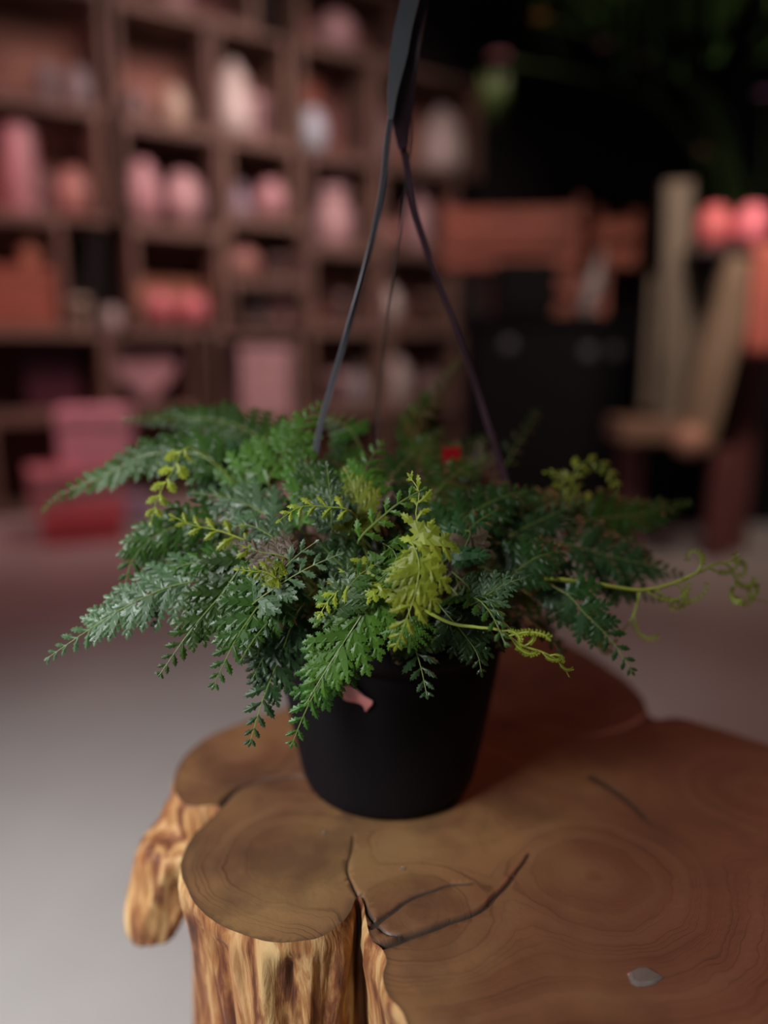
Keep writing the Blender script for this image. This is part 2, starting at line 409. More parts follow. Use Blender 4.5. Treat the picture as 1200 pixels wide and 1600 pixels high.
# leaning burl / buttress at the left
rt = MB()
cl_pts = catmull([onz(338,1208)+Vector((.004,.004,-.006)), onz(325,1218)+Vector((0,0,-.03)), P(292,1310,.62), P(268,1365,.628), P(250,1410,.634), P(242,1440,.640), P(240,1458,.644)], 8)
n = len(cl_pts); ra = []
rings = []
for i, p in enumerate(cl_pts):
    t = i/(n-1); r = (.043*(1-t)+.020*t)*(1 if t < .93 else max(.15, math.sqrt(max(0, (1-t)/.07))))
    if t < .12: r *= .75+.25*t/.12
    ring = []
    for k in range(72):
        a = 2*PI*k/72; d = Vector((math.cos(a), math.sin(a)*.9, 0))
        rr = r*(1+.10*noise.noise(Vector((math.cos(a)*3, math.sin(a)*3, p.z*10)))+.07*noise.noise(Vector((math.cos(a)*12, math.sin(a)*12, p.z*14))))
        ring.append(rt.vert(p+d*rr))
    rings.append(ring)
for a, b in zip(rings, rings[1:]):
    for k in range(72): rt.face((a[k], b[k], b[(k+1) % 72], a[(k+1) % 72]))
rt.face(rings[0]); rt.face(list(reversed(rings[-1])))
o = rt.build('root', M['bark'], smooth=True); adopt(o, stump); tag(o, 'leaning buttress root stub')
tag(stump, 'lobed varnished tree stump table with ochre bark under the potted fern', 'table')

# ---------------------------------------------------------------- fern plant
PC = Vector((0.004, .581, TOPZ+.001)); PH = .150; RB = .068; RT = .098
fern = empty('potted_fern', PC)
pm = MB()
prof = [(RB-.004, 0), (RB, .004)]
for k in range(1, 21):
    z = .004+(PH-.024)*k/20; prof.append((RB+(RT-.004-RB)*(z/PH)**.85, z))
prof += [(RT-.001, PH-.019), (RT+.0025, PH-.016), (RT+.003, PH-.003), (RT+.001, PH), (RT-.003, PH), (RT-.006, PH-.006)]
for k in range(8): prof.append((RT-.007-.004*k/7, PH-.01-.02*k/7))
pm.lathe(prof, n=96)
pt = pm.build('pot', M['pot'], fern, smooth=True); tag(pt, 'matte black plastic pot')
so = MB()
so.lathe([(RT-.012, PH-.028), (RT-.0125, PH-.020), (RT*.7, PH-.012), (RT*.4, PH-.004), (.012, PH)], n=48)
o = so.build('soil', M['soil'], fern, smooth=True)
# hanger: three straps meeting at a twisted top strip
def loc(v): return v-PC
hpts = {
 'a': [(614,160,.535),(606,215,.537),(598,290,.538),(586,355,.535),(572,412,.53),(556,470,.532),(538,535,.538),(516,610,.547),(500,668,.553),(488,740,.558),(474,830,.563),(452,930,.57)],
 'b': [(632,170,.537),(628,215,.539),(638,270,.545),(648,330,.552),(668,395,.56),(693,460,.568),(718,530,.575),(742,600,.585),(764,670,.592),(782,725,.60),(797,780,.605),(806,860,.61),(800,935,.615)],
 'c': [(642,165,.541),(643,215,.545),(637,260,.552),(630,320,.562),(622,380,.572),(614,440,.585),(607,490,.60),(598,560,.62),(590,640,.64),(585,740,.66),(590,850,.668),(600,900,.672)]}
hang = MB()
hang_o = empty('hanger', (0, 0, 0)); hang_o.parent = fern
for key in 'abc':
    b = MB(); pts = catmull([loc(P(*q)) for q in hpts[key]], 6)
    if key == 'a': ws = [.0040 if i < 26 else .0040 for i in range(len(pts))]; hint = [Vector((.4+.9*math.exp(-((i-27)/7)**2), -1, .1)) for i in range(len(pts))]
    elif key == 'b': ws = .0046; hint = Vector((-.2, -1, .3))
    else: ws = .0040; hint = Vector((1, -.15, 0))
    b.ribbon(pts, ws, .0011, hint)
    o = b.build('strap', M[{'a': 'strap_lit', 'b': 'strap_wine', 'c': 'strap'}[key]], hang_o); 
    tag(o, {'a': 'grey strap in front left', 'b': 'wine-tinted strap at right', 'c': 'thin dark strap at the back'}[key])
b = MB()
pts = catmull([loc(P(*q)) for q in [(630,232,.538),(627,190,.5365),(630,140,.535),(636,90,.534),(643,45,.533),(650,0,.532),(656,-60,.531),(660,-130,.530)]], 6)
n = len(pts); ws = [.006+.011*min(1, i/10) for i in range(n)]
b.ribbon(pts, ws, .0022, [Vector((.25*math.sin(i*.22), -1, .1)) for i in range(n)])
o = b.build('top_strip', M['strap_wine'], hang_o); tag(o, 'wide wine and grey strip gathering the straps')
b = MB()
pts = catmull([loc(P(*q)) for q in [(611,188,.531),(613,150,.530),(621,100,.529),(629,50,.528),(640,0,.527),(650,-60,.526)]], 6)
n = len(pts); b.ribbon(pts, [.0025+.011*min(1, i/14) for i in range(n)], .0014, Vector((-.35, -1, .1)))
o = b.build('strap_fold', M['strap'], hang_o); tag(o, 'grey folded strap along the wine strip')
b = MB(); q0 = loc(P(656,-110,.529))
b.tube([q0+Vector((.018*math.sin(a), 0, .018-.018*math.cos(a)+.01)) for a in [k*PI*1.6/18 for k in range(19)]], .0022)
b.build('hook', M['strap'], hang_o, smooth=True)
# pink label scrap on the pot
M['pink_label'] = mat('pink_paper_label', (.62, .22, .20), .6, .35, 60)
b = MB(); gx, gy = 12, 6
sp = catmull([(532,1068,0),(545,1082,0),(560,1090,0),(572,1097,0),(578,1105,0)], 3)
rows_ = []
for i, q in enumerate(sp):
    t = i/(len(sp)-1); hw_ = 10+3*math.sin(t*7)-(4 if t < .2 else 0)-(5 if t > .93 else 0)
    row = []
    for k in range(6):
        s_ = (k/5*2-1)*hw_; px, py = q.x+s_*.62, q.y-s_*.75
        r_ = ray(px, py)
        # march to the pot side
        d = .40
        for _ in range(400):
            w_ = Vector((0,0,H))+r_*d-PC
            rad = RB+(RT-.004-RB)*(max(.001, w_.z)/PH)**.85
            if math.hypot(w_.x, w_.y) < rad+.0022: break
            d += .0005
        row.append(b.vert(w_))
    rows_.append(row)
for a_, c_ in zip(rows_, rows_[1:]):
    for k in range(5): b.face((a_[k], a_[k+1], c_[k+1], c_[k]))
o = b.build('label', M['pink_label'], fern, smooth=True); so_ = o.modifiers.new('solid', 'SOLIDIFY'); so_.thickness = .0009
tag(o, 'torn pink paper label on the pot side')
M['red_tag'] = mat('red_plastic', (.35, .004, .008), .4)
b = MB(); q = loc(P(705,712,.64)); b.box((q.x-.0075, q.y-.001, q.z-.006), (q.x+.0075, q.y+.001, q.z+.007)); b.tube([(q.x, q.y, PH-.03), (q.x, q.y, q.z-.0055)], .0007, 6, 1)
o = b.build('plant_tag', [M['red_tag'], M['stem']], fern, bevel=.0006); tag(o, 'small red plant tag among the fronds')
for k in range(9):   # furry creeping rhizomes over the rim
    a = 2*PI*k/9+.3; b = MB()
    pts = catmull([Vector((math.cos(a)*.03, math.sin(a)*.03, PH-.004)), Vector((math.cos(a+.2)*.07, math.sin(a+.2)*.07, PH+.006)), Vector((math.cos(a+.25)*(RT+.006), math.sin(a+.25)*(RT+.006), PH+.004)), Vector((math.cos(a+.28)*(RT+.012), math.sin(a+.28)*(RT+.012), PH-.006))], 6)
    b.tube(pts, [.0035]*(len(pts)-3)+[.003, .0025, .001], 10)
    b.build('rhizome', M['rhizome'], fern, smooth=True)

LEAF = [(.0,.10),(.30,.17),(.48,.40),(.57,.24),(.74,.40),(.80,.20),(.96,.22),(.94,.08),(1.10,.0),(.94,-.08),(.96,-.22),(.80,-.20),(.74,-.40),(.57,-.24),(.48,-.40),(.30,-.17),(.0,-.10)]
LEAF_S = [(.0,.10),(.3,.20),(.62,.40),(.78,.22),(1.08,.0),(.78,-.22),(.62,-.40),(.3,-.20),(.0,-.10)]
NF = 0
def frond(path, tb, hw, hint, mats, droop=6.0, detail=True, dens=1.0, twist=0.0, stem_r=.0009, lean=.0, pin=1.0, rnd=1.0, prof_pow=.85, label=None, gap=1.0):
    """path: world points from the root to the tip; tb: fraction of the path where the blade begins"""
    global NF; NF += 1
    rr = random.Random(NF*17+3)
    cv = resample(catmull([loc(p) for p in path], 14), .0015, False)
    cv.append(loc(path[-1])); n = len(cv); step = .0015
    T = []
    for i in range(n): T.append((cv[min(i+2, n-1)]-cv[max(i-2, 0)]).normalized())
    ib = int(tb*n); L = (n-1-ib)*step
    hint = Vector(hint).normalized()
    def frame(x):
        f = ib+x/step; i = max(0, min(n-1, int(f))); base = cv[i]; t = T[i]
        base = base+t*((f-i)*step)
        a = twist*(x/max(L, .001))
        s_ = t.cross(hint); s_ = s_.normalized() if s_.length > .05 else t.orthogonal().normalized()
        nn = s_.cross(t)
        if a: s_, nn = s_*math.cos(a)+nn*math.sin(a), nn*math.cos(a)-s_*math.sin(a)
        return base, t, s_, nn
    mb = MB()
    def put(x, y, h):
        base, t, s_, nn = frame(x)
        yy = abs(y)
        # lateral curl as an arc
        th = droop*yy
        if th > 1e-4: ly = math.sin(th)/droop; lz = -(1-math.cos(th))/droop
        else: ly = yy; lz = 0
        return mb.vert(base+s_*(ly if y > 0 else -ly)+nn*(lz+h))
    def leaflet(x, y, ang, q, wd, h0, tilt, cup, m=0):
        ca, sa = math.cos(ang), math.sin(ang)
        shp = LEAF if (detail and q > .0030) else LEAF_S
        c = put(x+ca*q*.5, y+sa*q*.5, h0+cup*.25*q)
        idx = []
        for lx, ly in shp:
            X = lx*q; Y = ly*wd
            idx.append(put(x+ca*X-sa*Y, y+sa*X+ca*Y, h0+tilt*Y-abs(Y)*cup-.25*X*X/max(q, 1e-4)*cup))
        for k in range(len(idx)): mb.face((c, idx[k], idx[(k+1) % len(idx)]), m)
    npair = max(6, int(L/.0094*dens))
    for i in range(npair):
        t0 = 1-(1-(i+.15)/npair)**1.4
        for sd in (1, -1):
            t = min(.985, t0+(.35*(1-t0)/npair*1.4 if sd > 0 else 0))
            x0 = t*L
            l = hw*pin*((1-t)**prof_pow)*(1 if t > .08 else .92)*rr.uniform(1-.12*rnd, 1+.08*rnd)
            if l < .0015: continue
            ang = math.radians(60-22*t+rr.uniform(-6, 6)*rnd)
            lift = rr.uniform(-.16, .20)*rnd; roll = rr.uniform(-.35, .35)*rnd
            ca, sa = math.cos(ang), math.sin(ang)
            sp_ = L/npair*1.4*max(.12, 1-(i+.15)/npair)**.4
            wmax = min(sp_*.74, l*.5)*gap
            if l < sp_*1.25:
                leaflet(x0, 0, ang*sd, max(l*1.15, sp_*.95), max(l*.62, sp_*.55)*gap, .0002, roll*.5, .25); continue
            # the pinna's own narrow blade along its midrib
            for a0, a1, w0, w1 in ((0, .35, .22, .30), (.35, .75, .30, .18), (.75, 1.0, .18, .02)):
                q4 = []
                for aa, ww, s3 in ((a0, w0, 1), (a1, w1, 1), (a1, w1, -1), (a0, w0, -1)):
                    q4.append(put(x0+ca*l*aa-sa*wmax*ww*s3*sd*sd, sd*(sa*l*aa+ca*wmax*ww*s3), lift*l*aa))
                mb.face(q4, 0)
            m_ = max(2, int(l/(wmax*.60+.0004)))
            for j in range(m_):
                f = (j+.15)/(m_+.25); dd = f*l
                hx = x0+ca*dd; hy = sd*sa*dd; h0 = lift*dd
                q = wmax*(1.22-.72*f)*rr.uniform(.92, 1.1)
                for s2 in (1, -1):
                    a2 = ang + s2*math.radians(36)
                    leaflet(hx, hy, a2*sd, q*(1.15 if s2 < 0 else 1.0), q*.68, h0+.0002, roll*.6*s2+rr.uniform(-.18, .18)*rnd, rr.uniform(.05, .30))
            leaflet(x0+ca*l*.80, sd*sa*l*.80, ang*sd, max(.003, wmax*.75), wmax*.55, lift*l*.8, 0, .1)
    leaflet(L*.97, 0, 0, .005, .003, 0, 0, .1)
    # rachis and stipe
    sel = list(range(0, n, 3))+[n-1]
    mb.tube([cv[i] for i in sel], [stem_r*(1.25-.95*i/n) for i in sel], 5, 1)
    o = mb.build('frond', mats, fern, smooth=False)
    if label: o['label'] = label
    return o
def root_of(B, T):   # where a stipe leaves the soil
    b = loc(B); a = math.atan2(b.y, b.x); r = min(.07, math.hypot(b.x, b.y)*.45)
    return PC+Vector((math.cos(a)*r, math.sin(a)*r, PH-.006))
def placed(pp, hw, kind, hint=(0, -.75, .65), tbx=None, **kw):
    """pp: points of the blade, from its base to its tip, as (px, py, depth)"""
    W = [P(*q) for q in pp]; R0 = root_of(W[0], W[-1])
    ln = [R0]
    mid = R0.lerp(W[0], .55)+Vector((0, 0, .022)); ln.append(mid)
    path = ln+W
    tot = sum((a-b).length for a, b in zip(path, path[1:])); st = sum((a-b).length for a, b in zip(path[:3], path[1:3]))
    hw *= 1.18
    mats = [M['leaf_'+kind], M['stem_y'] if kind in ('yellow',) else M['stem']]
    return frond(path, st/tot, hw, hint, mats, **kw)

# --- the fronds one can pick out in the photograph
placed([(430,705,.60),(370,665,.62),(290,652,.64),(190,656,.65)], .031, 'mid', hint=(0,-.75,.65), droop=10)
placed([(350,735,.56),(300,708,.565),(230,712,.57),(160,745,.575),(95,772,.58),(65,800,.585)], .024, 'mid', droop=12, prof_pow=.75)
placed([(300,700,.53),(270,735,.525),(248,775,.52),(236,815,.515)], .008, 'yellow', droop=30, gap=1.4, label='narrow curled yellow-green young frond')
placed([(350,820,.535),(290,818,.53),(235,842,.525),(205,880,.52),(193,930,.52)], .026, 'mid', droop=25, hint=(.2,-.9,.4))
placed([(330,905,.50),(262,918,.495),(190,952,.49),(130,990,.485),(72,1030,.48)], .030, 'silver', droop=14, hint=(.1,-.8,.7))
placed([(395,870,.50),(345,930,.49),(298,985,.48),(250,1053,.475)], .027, 'mid', droop=6, hint=(0,-1,.35))
placed([(455,880,.485),(405,945,.475),(368,1000,.47),(333,1073,.465)], .030, 'mid', droop=6, hint=(0,-1,.35))
placed([(470,950,.49),(440,1020,.485),(412,1090,.48),(390,1162,.475)], .025, 'blue', droop=8, hint=(.1,-1,.3))
placed([(540,1010,.475),(505,1060,.47),(478,1110,.468),(456,1163,.465)], .020, 'mid', droop=8, hint=(.1,-1,.3))
placed([(588,925,.47),(556,975,.465),(520,1030,.46),(479,1098,.455)], .034, 'bright', droop=7, hint=(0,-1,.45))
placed([(395,945,.475),(435,915,.468),(480,888,.463),(530,866,.46)], .017, 'silver', droop=16, hint=(0,-.8,.8))
placed([(400,950,.48),(430,905,.472),(462,870,.468),(492,848,.465)], .011, 'silver', droop=20, hint=(.1,-.9,.5))
placed([(640,845,.455),(655,880,.445),(648,930,.44),(632,975,.44),(618,1012,.445)], .0235, 'yellow', droop=14, hint=(0,-1,.15), label='drooping yellow-green young frond in front')
placed([(640,960,.46),(642,985,.455),(640,1010,.455)], .020, 'bright', droop=18, hint=(0,-1,.2))
placed([(655,890,.45),(662,850,.452),(650,805,.455),(655,770,.46),(640,745,.465)], .014, 'yellow', droop=30, hint=(.2,-1,.1), twist=.8, label='upright curled yellow-green young frond')
placed([(560,845,.47),(600,805,.465),(625,785,.46),(660,765,.46)], .010, 'bright', droop=30, hint=(0,-1,.4), stem_r=.0014)
placed([(730,945,.48),(760,930,.475),(790,912,.475),(812,905,.475)], .018, 'silver', droop=12, hint=(.1,-.9,.6))
placed([(720,905,.49),(745,935,.485),(778,962,.48),(800,985,.48)], .014, 'mid', droop=12, hint=(0,-1,.4))
placed([(735,830,.50),(722,865,.50),(712,900,.50),(735,945,.50)], .018, 'brown', droop=14, hint=(0,-1,.4))
placed([(880,925,.52),(915,960,.515),(955,1000,.51),(988,1050,.505)], .020, 'dark', droop=16, hint=(-.2,-1,.3))
placed([(900,815,.60),(960,808,.61),(1020,800,.62),(1078,785,.63)], .030, 'mid', droop=9, hint=(0,-.8,.6))
placed([(880,850,.56),(950,868,.565),(1010,882,.57),(1065,898,.575)], .032, 'blue', droop=9, hint=(0,-.8,.7))
placed([(760,865,.54),(810,830,.55),(860,805,.56),(910,782,.57)], .026, 'blue', droop=12, hint=(0,-.8,.6))
placed([(840,935,.53),(880,920,.53),(915,915,.53)], .018, 'silver', droop=12, hint=(0,-.8,.7))
placed([(640,700,.66),(662,650,.69),(690,605,.71),(724,558,.73)], .019, 'mid', droop=30, hint=(.5,-.8,.3))
placed([(785,735,.66),(805,700,.67),(825,670,.68),(842,640,.69)], .014, 'dark', droop=30, hint=(.4,-.9,.3))
placed([(690,720,.66),(730,700,.68),(770,680,.70)], .020, 'dark', droop=18)
placed([(870,800,.60),(878,765,.60),(870,742,.60),(855,738,.60)], .012, 'yellow', droop=30, label='yellow curled young frond at right')
placed([(920,800,.61),(895,760,.62),(905,728,.62),(935,722,.62),(958,745,.62),(966,778,.62)], .009, 'yellow', droop=40, label='hooked olive young frond at right')
placed([(420,760,.54),(440,715,.55),(468,670,.56),(500,630,.57)], .030, 'bright', droop=9, hint=(-.1,-.95,.4))
placed([(560,800,.52),(562,765,.53),(572,730,.54),(596,692,.55)], .023, 'bright', droop=10, hint=(0,-1,.4))
placed([(545,835,.50),(560,800,.505),(553,765,.51),(540,735,.515)], .022, 'yellow', droop=10, hint=(0,-1,.4))
placed([(520,830,.49),(518,800,.492),(515,765,.497),(511,728,.50)], .017, 'silver', droop=10, hint=(0,-1,.4))
placed([(455,860,.485),(420,835,.49),(385,820,.50),(350,828,.505)], .019, 'silver', droop=14, hint=(0,-.9,.6))
placed([(470,880,.475),(440,868,.475),(405,862,.478),(372,850,.48)], .017, 'brown', droop=14, hint=(0,-.9,.6))
placed([(440,820,.51),(390,790,.52),(345,775,.53),(300,770,.535)], .026, 'silver', droop=10, hint=(0,-.8,.7))
placed([(550,800,.485),(510,792,.48),(470,792,.475),(438,812,.47)], .009, 'yellow', droop=20)
placed([(400,850,.50),(345,830,.50),(300,820,.50),(270,806,.50)], .013, 'yellow', droop=12)
placed([(440,905,.465),(415,893,.462),(395,893,.460),(375,890,.460)], .008, 'yellow', droop=20, label='small bright yellow-green curled tips')
placed([(450,890,.47),(435,885,.466),(425,878,.464)], .007, 'yellow', droop=20)
placed([(520,960,.47),(555,905,.465),(590,880,.463)], .020, 'mid', droop=12)
placed([(600,900,.47),(560,905,.468),(520,930,.466),(500,960,.464)], .016, 'yellow', droop=14)
placed([(430,930,.49),(410,990,.485),(400,1040,.485),(395,1060,.485)], .024, 'dark', droop=8, hint=(0,-1,.2))
placed([(690,950,.485),(720,985,.48),(745,1020,.478),(752,1050,.478)], .022, 'dark', droop=8, hint=(0,-1,.2))
placed([(850,880,.54),(870,930,.53),(860,970,.525)], .024, 'blue', droop=10, hint=(0,-1,.3))
placed([(560,690,.60),(530,660,.62),(500,650,.64)], .018, 'mid', droop=10)
placed([(300,900,.53),(270,880,.53),(235,870,.535),(215,860,.54)], .028, 'dark', droop=10)
placed([(380,960,.50),(350,905,.50),(310,880,.50),(270,890,.50)], .028, 'mid', droop=10)
placed([(600,850,.475),(620,870,.47),(600,900,.466),(575,915,.464)], .020, 'bright', droop=10)
placed([(930,900,.57),(985,915,.575),(1030,935,.58)], .020, 'dark', droop=14)

for a_ in (([(470,830,.52),(478,790,.525),(470,750,.53),(450,715,.535)], .026, 'bright'), ([(400,790,.54),(385,740,.55),(400,700,.56),(430,680,.57)], .028, 'bright'),
           ([(360,760,.57),(330,715,.59),(290,690,.61),(250,680,.62)], .030, 'blue'), ([(520,760,.57),(540,720,.59),(535,680,.61)], .028, 'mid'),
           ([(600,780,.56),(620,735,.58),(650,705,.60)], .030, 'dark'), ([(660,800,.55),(690,760,.57),(720,735,.59),(760,715,.60)], .032, 'mid'),
           ([(700,840,.53),(740,800,.54),(790,775,.55),(835,765,.56)], .030, 'dark'), ([(740,760,.60),(755,720,.62),(750,690,.63)], .024, 'brown'),
           ([(800,830,.57),(850,790,.58),(900,775,.60)], .028, 'dark'), ([(690,880,.50),(715,850,.50),(740,820,.51),(770,800,.52)], .024, 'blue'),
           ([(790,900,.52),(840,870,.52),(890,860,.53)], .026, 'dark'), ([(650,740,.62),(665,700,.65),(690,670,.67)], .026, 'mid'),
           ([(500,800,.52),(498,770,.525),(485,735,.53),(470,705,.535)], .022, 'mid'),
           ([(600,880,.52),(570,845,.525),(535,815,.53),(500,800,.535)], .032, 'dark'), ([(590,880,.53),(610,845,.54),(615,805,.55),(600,770,.56)], .032, 'dark'), ([(560,900,.50),(530,880,.50),(500,850,.505)], .028, 'dark'), ([(640,870,.52),(665,835,.53),(680,800,.54),(690,780,.545)], .030, 'dark')):
    placed(*a_, droop=11)

# --- long wandering young shoots with little curled side tips
def shoot(path, r, sides, mats, label):
    global NF; NF += 1
    rr = random.Random(NF); mb = MB()
    cv = catmull([loc(P(*q)) for q in path], 12); n = len(cv)
    mb.tube(cv, [r*(1-.75*i/n) for i in range(n)], 7, 1)
    for f, ln, up, curl in sides:
        i = int(f*(n-2)); p = cv[i]; t = (cv[i+1]-cv[i]).normalized()
        s_ = Vector((0, 0, 1))*up+Vector((0, -.3, 0)); pts = [p]; d = (t*.8+s_*.7).normalized(); st = ln/12
        ax = Vector((0, -1, 0)); tot = 0
        for k in range(12):
            d = Matrix.Rotation(curl*(.03+.035*k), 3, ax) @ d; pts.append(pts[-1]+d*st)
        mb.tube(pts, [r*.55*(1-.7*k/12) for k in range(13)], 5, 1)
        for k in range(3, 13):
            q = pts[k]; w_ = min(ln*.08, .0016)*(1+.4*rr.random())
            for s2 in (1, -1):
                dd = (pts[k]-pts[k-1]).normalized(); sv = dd.cross(ax).normalized()*s2
                a = mb.vert(q); 
                b1 = mb.vert(q+dd*w_*.3+sv*w_*.7+ax*w_*.3); b2 = mb.vert(q+dd*w_*1.2+sv*w_*1.1); b3 = mb.vert(q+dd*w_*1.1+sv*w_*.35); b4 = mb.vert(q+dd*w_*.7+sv*w_*1.4)
                mb.face((a, b1, b4, b3), 0); mb.face((a, b2, b3), 0)
    o = mb.build('frond', mats, fern, smooth=True); o['label'] = label
sm_ = [M['leaf_yellow'], M['stem_y']]
shoot([(640,940,.50),(700,972,.47),(745,980,.462),(780,985,.458),(815,1008,.455),(850,1020,.455),(875,1035,.457),(890,1058,.462)], .0013,
      [(.50,.026,1.2,-.35),(.52,.018,-.9,.6),(.60,.014,1.0,.8),(.72,.012,-.9,.6),(.78,.010,1.0,-.8),(.86,.010,-1.0,.6),(.45,.016,.9,-.8)], sm_, 'thin yellow-green shoot with curled tips over the pot')
shoot([(800,900,.53),(872,905,.52),(930,912,.525),(1000,922,.53),(1050,912,.535),(1090,895,.54),(1130,880,.545),(1150,905,.55),(1145,930,.55),(1175,935,.555),(1205,942,.56)], .0016,
      [(.32,.040,-1.0,1.0),(.35,.045,-1.1,.8),(.42,.03,-.9,-1.2),(.50,.028,1.0,1.4),(.55,.03,-1.0,1.0),(.62,.024,1.0,-1.2),(.68,.022,-1.0,1.0),(.75,.02,1.0,1.2),(.82,.02,-1.0,1.2),(.90,.018,1.0,1.5)], sm_, 'long yellow-green shoot reaching out to the right')
shoot([(1000,922,.55),(990,960,.54),(965,990,.545),(930,985,.55)], .0009, [(.3,.03,-1,1),(.6,.03,-1,-1),(.8,.02,-1,1)], sm_, 'wispy yellow-green shoot hanging below the long one')

# --- the rest of the crown
def filler(az, el, ln, hw, kind, sag, r0=.03, tb=.4):
    d = Vector((math.cos(az), math.sin(az), 0)); s0 = PC+d*r0+Vector((0, 0, PH-.006))
    pts = [s0]; v = d*math.cos(el)+Vector((0, 0, math.sin(el))); st = ln/7; e = el
    for k in range(7):
        e -= sag/7*(0.6+.8*k/7); a2 = az+R.uniform(-.05, .05)
        pts.append(pts[-1]+(Vector((math.cos(a2)*math.cos(e), math.sin(a2)*math.cos(e), math.sin(e))))*st)
    hint = (Vector((0, -.35, .9))+d*.15)
    front = math.sin(az)
    frond(pts, tb, hw, hint, [M['leaf_'+kind], M['stem']], droop=R.uniform(5, 14), detail=front < .2, dens=.9, rnd=1.2)
kinds = ['dark', 'mid', 'blue', 'dark', 'mid', 'silver', 'bright', 'blue', 'brown', 'dark']
nfill = 13
for i in range(nfill):
    az = i*2.399963+R.uniform(-.2, .2); u = (i+.5)/nfill
    ln = R.uniform(.13, .19)*(1.12 if math.sin(az) > 0 else .86)
    filler(az, math.radians(22+38*u)+R.uniform(-.1, .1), ln, R.uniform(.030, .040), kinds[i % 10], R.uniform(1.1, 1.9), R.uniform(.02, .06), tb=R.uniform(.34, .44))
for i in range(15):
    az = i*2.399963+1.0+R.uniform(-.2, .2)
    filler(az, math.radians(R.uniform(55, 82)), R.uniform(.10, .145), R.uniform(.028, .036), kinds[(i*3) % 10], R.uniform(1.2, 2.2), R.uniform(.015, .075), tb=R.uniform(.16, .26))
tag(fern, 'rabbit-foot fern in a matte black hanging pot on the stump table', 'potted plant')

# ---------------------------------------------------------------- small chip lying on the stump
gl = bpy.data.materials.new('clear_resin'); gl.use_nodes = True
g = gl.node_tree.nodes['Principled BSDF']; g.inputs['Roughness'].default_value = .08; g.inputs['Transmission Weight'].default_value = .9; g.inputs['Base Color'].default_value = (.8, .72, .65, 1)
def chip(name, px, py, s, label):
    c = onz(px, py); b = MB(); rr = random.Random(px)
    n = 7; t_ = []; d_ = []
    for k in range(n):
        a = 2*PI*k/n+rr.uniform(-.3, .3); r = s*rr.uniform(.7, 1.1)
        d_.append(b.vert((math.cos(a)*r, math.sin(a)*r*.7, 0))); t_.append(b.vert((math.cos(a)*r*.75, math.sin(a)*r*.5, s*rr.uniform(.10, .22))))
    b.face(list(reversed(d_))); b.face(t_)
    for k in range(n): b.face((d_[k], d_[(k+1) % n], t_[(k+1) % n], t_[k]))
    o = b.build(name, gl); o.location = (c.x, c.y, TOPZ+.0004); tag(o, label, 'debris', 'glassy crumbs on the stump' if name == 'glassy_crumb' else None)
chip('clear_flake', 1005, 1528, .011, 'clear broken flake lying at the front right of the stump top')
chip('glassy_crumb', 507, 1302, .0024, 'tiny glassy crumb on the stump top just in front of the pot')
chip('glassy_crumb', 629, 1357, .0022, 'tiny glassy crumb on the stump beside the front crack')

# ---------------------------------------------------------------- crate shelves at the back
def crate(u0, u1, v0, v1, label, depth=.36, back=True):
    w_ = u1-u0; h_ = v1-v0; c = wall_pt((u0+u1)/2, v0, 0)
    root = empty('wooden_crate', c, WROT); t = .028
    for nm, a, b_ in (('side_board', (-w_/2, 0, 0), (-w_/2+t, depth, h_)), ('side_board', (w_/2-t, 0, 0), (w_/2, depth, h_)),
                      ('bottom_board', (-w_/2+t, 0, 0), (w_/2-t, depth, t)), ('top_board', (-w_/2+t, 0, h_-t), (w_/2-t, depth, h_))):
        m = MB(); m.box(a, b_); m.build(nm, M['crate'], root, bevel=.003)
    if back:
        m = MB(); n = 3
        for k in range(n):
            z0 = t+(h_-2*t)*k/n; m.box((-w_/2+t, depth-.015, z0+.003), (w_/2-t, depth-.002, z0+(h_-2*t)/n-.003))
        m.build('back_board', M['crate_dark'], root)
    tag(root, label, 'crate', 'stacked crates along the back wall')
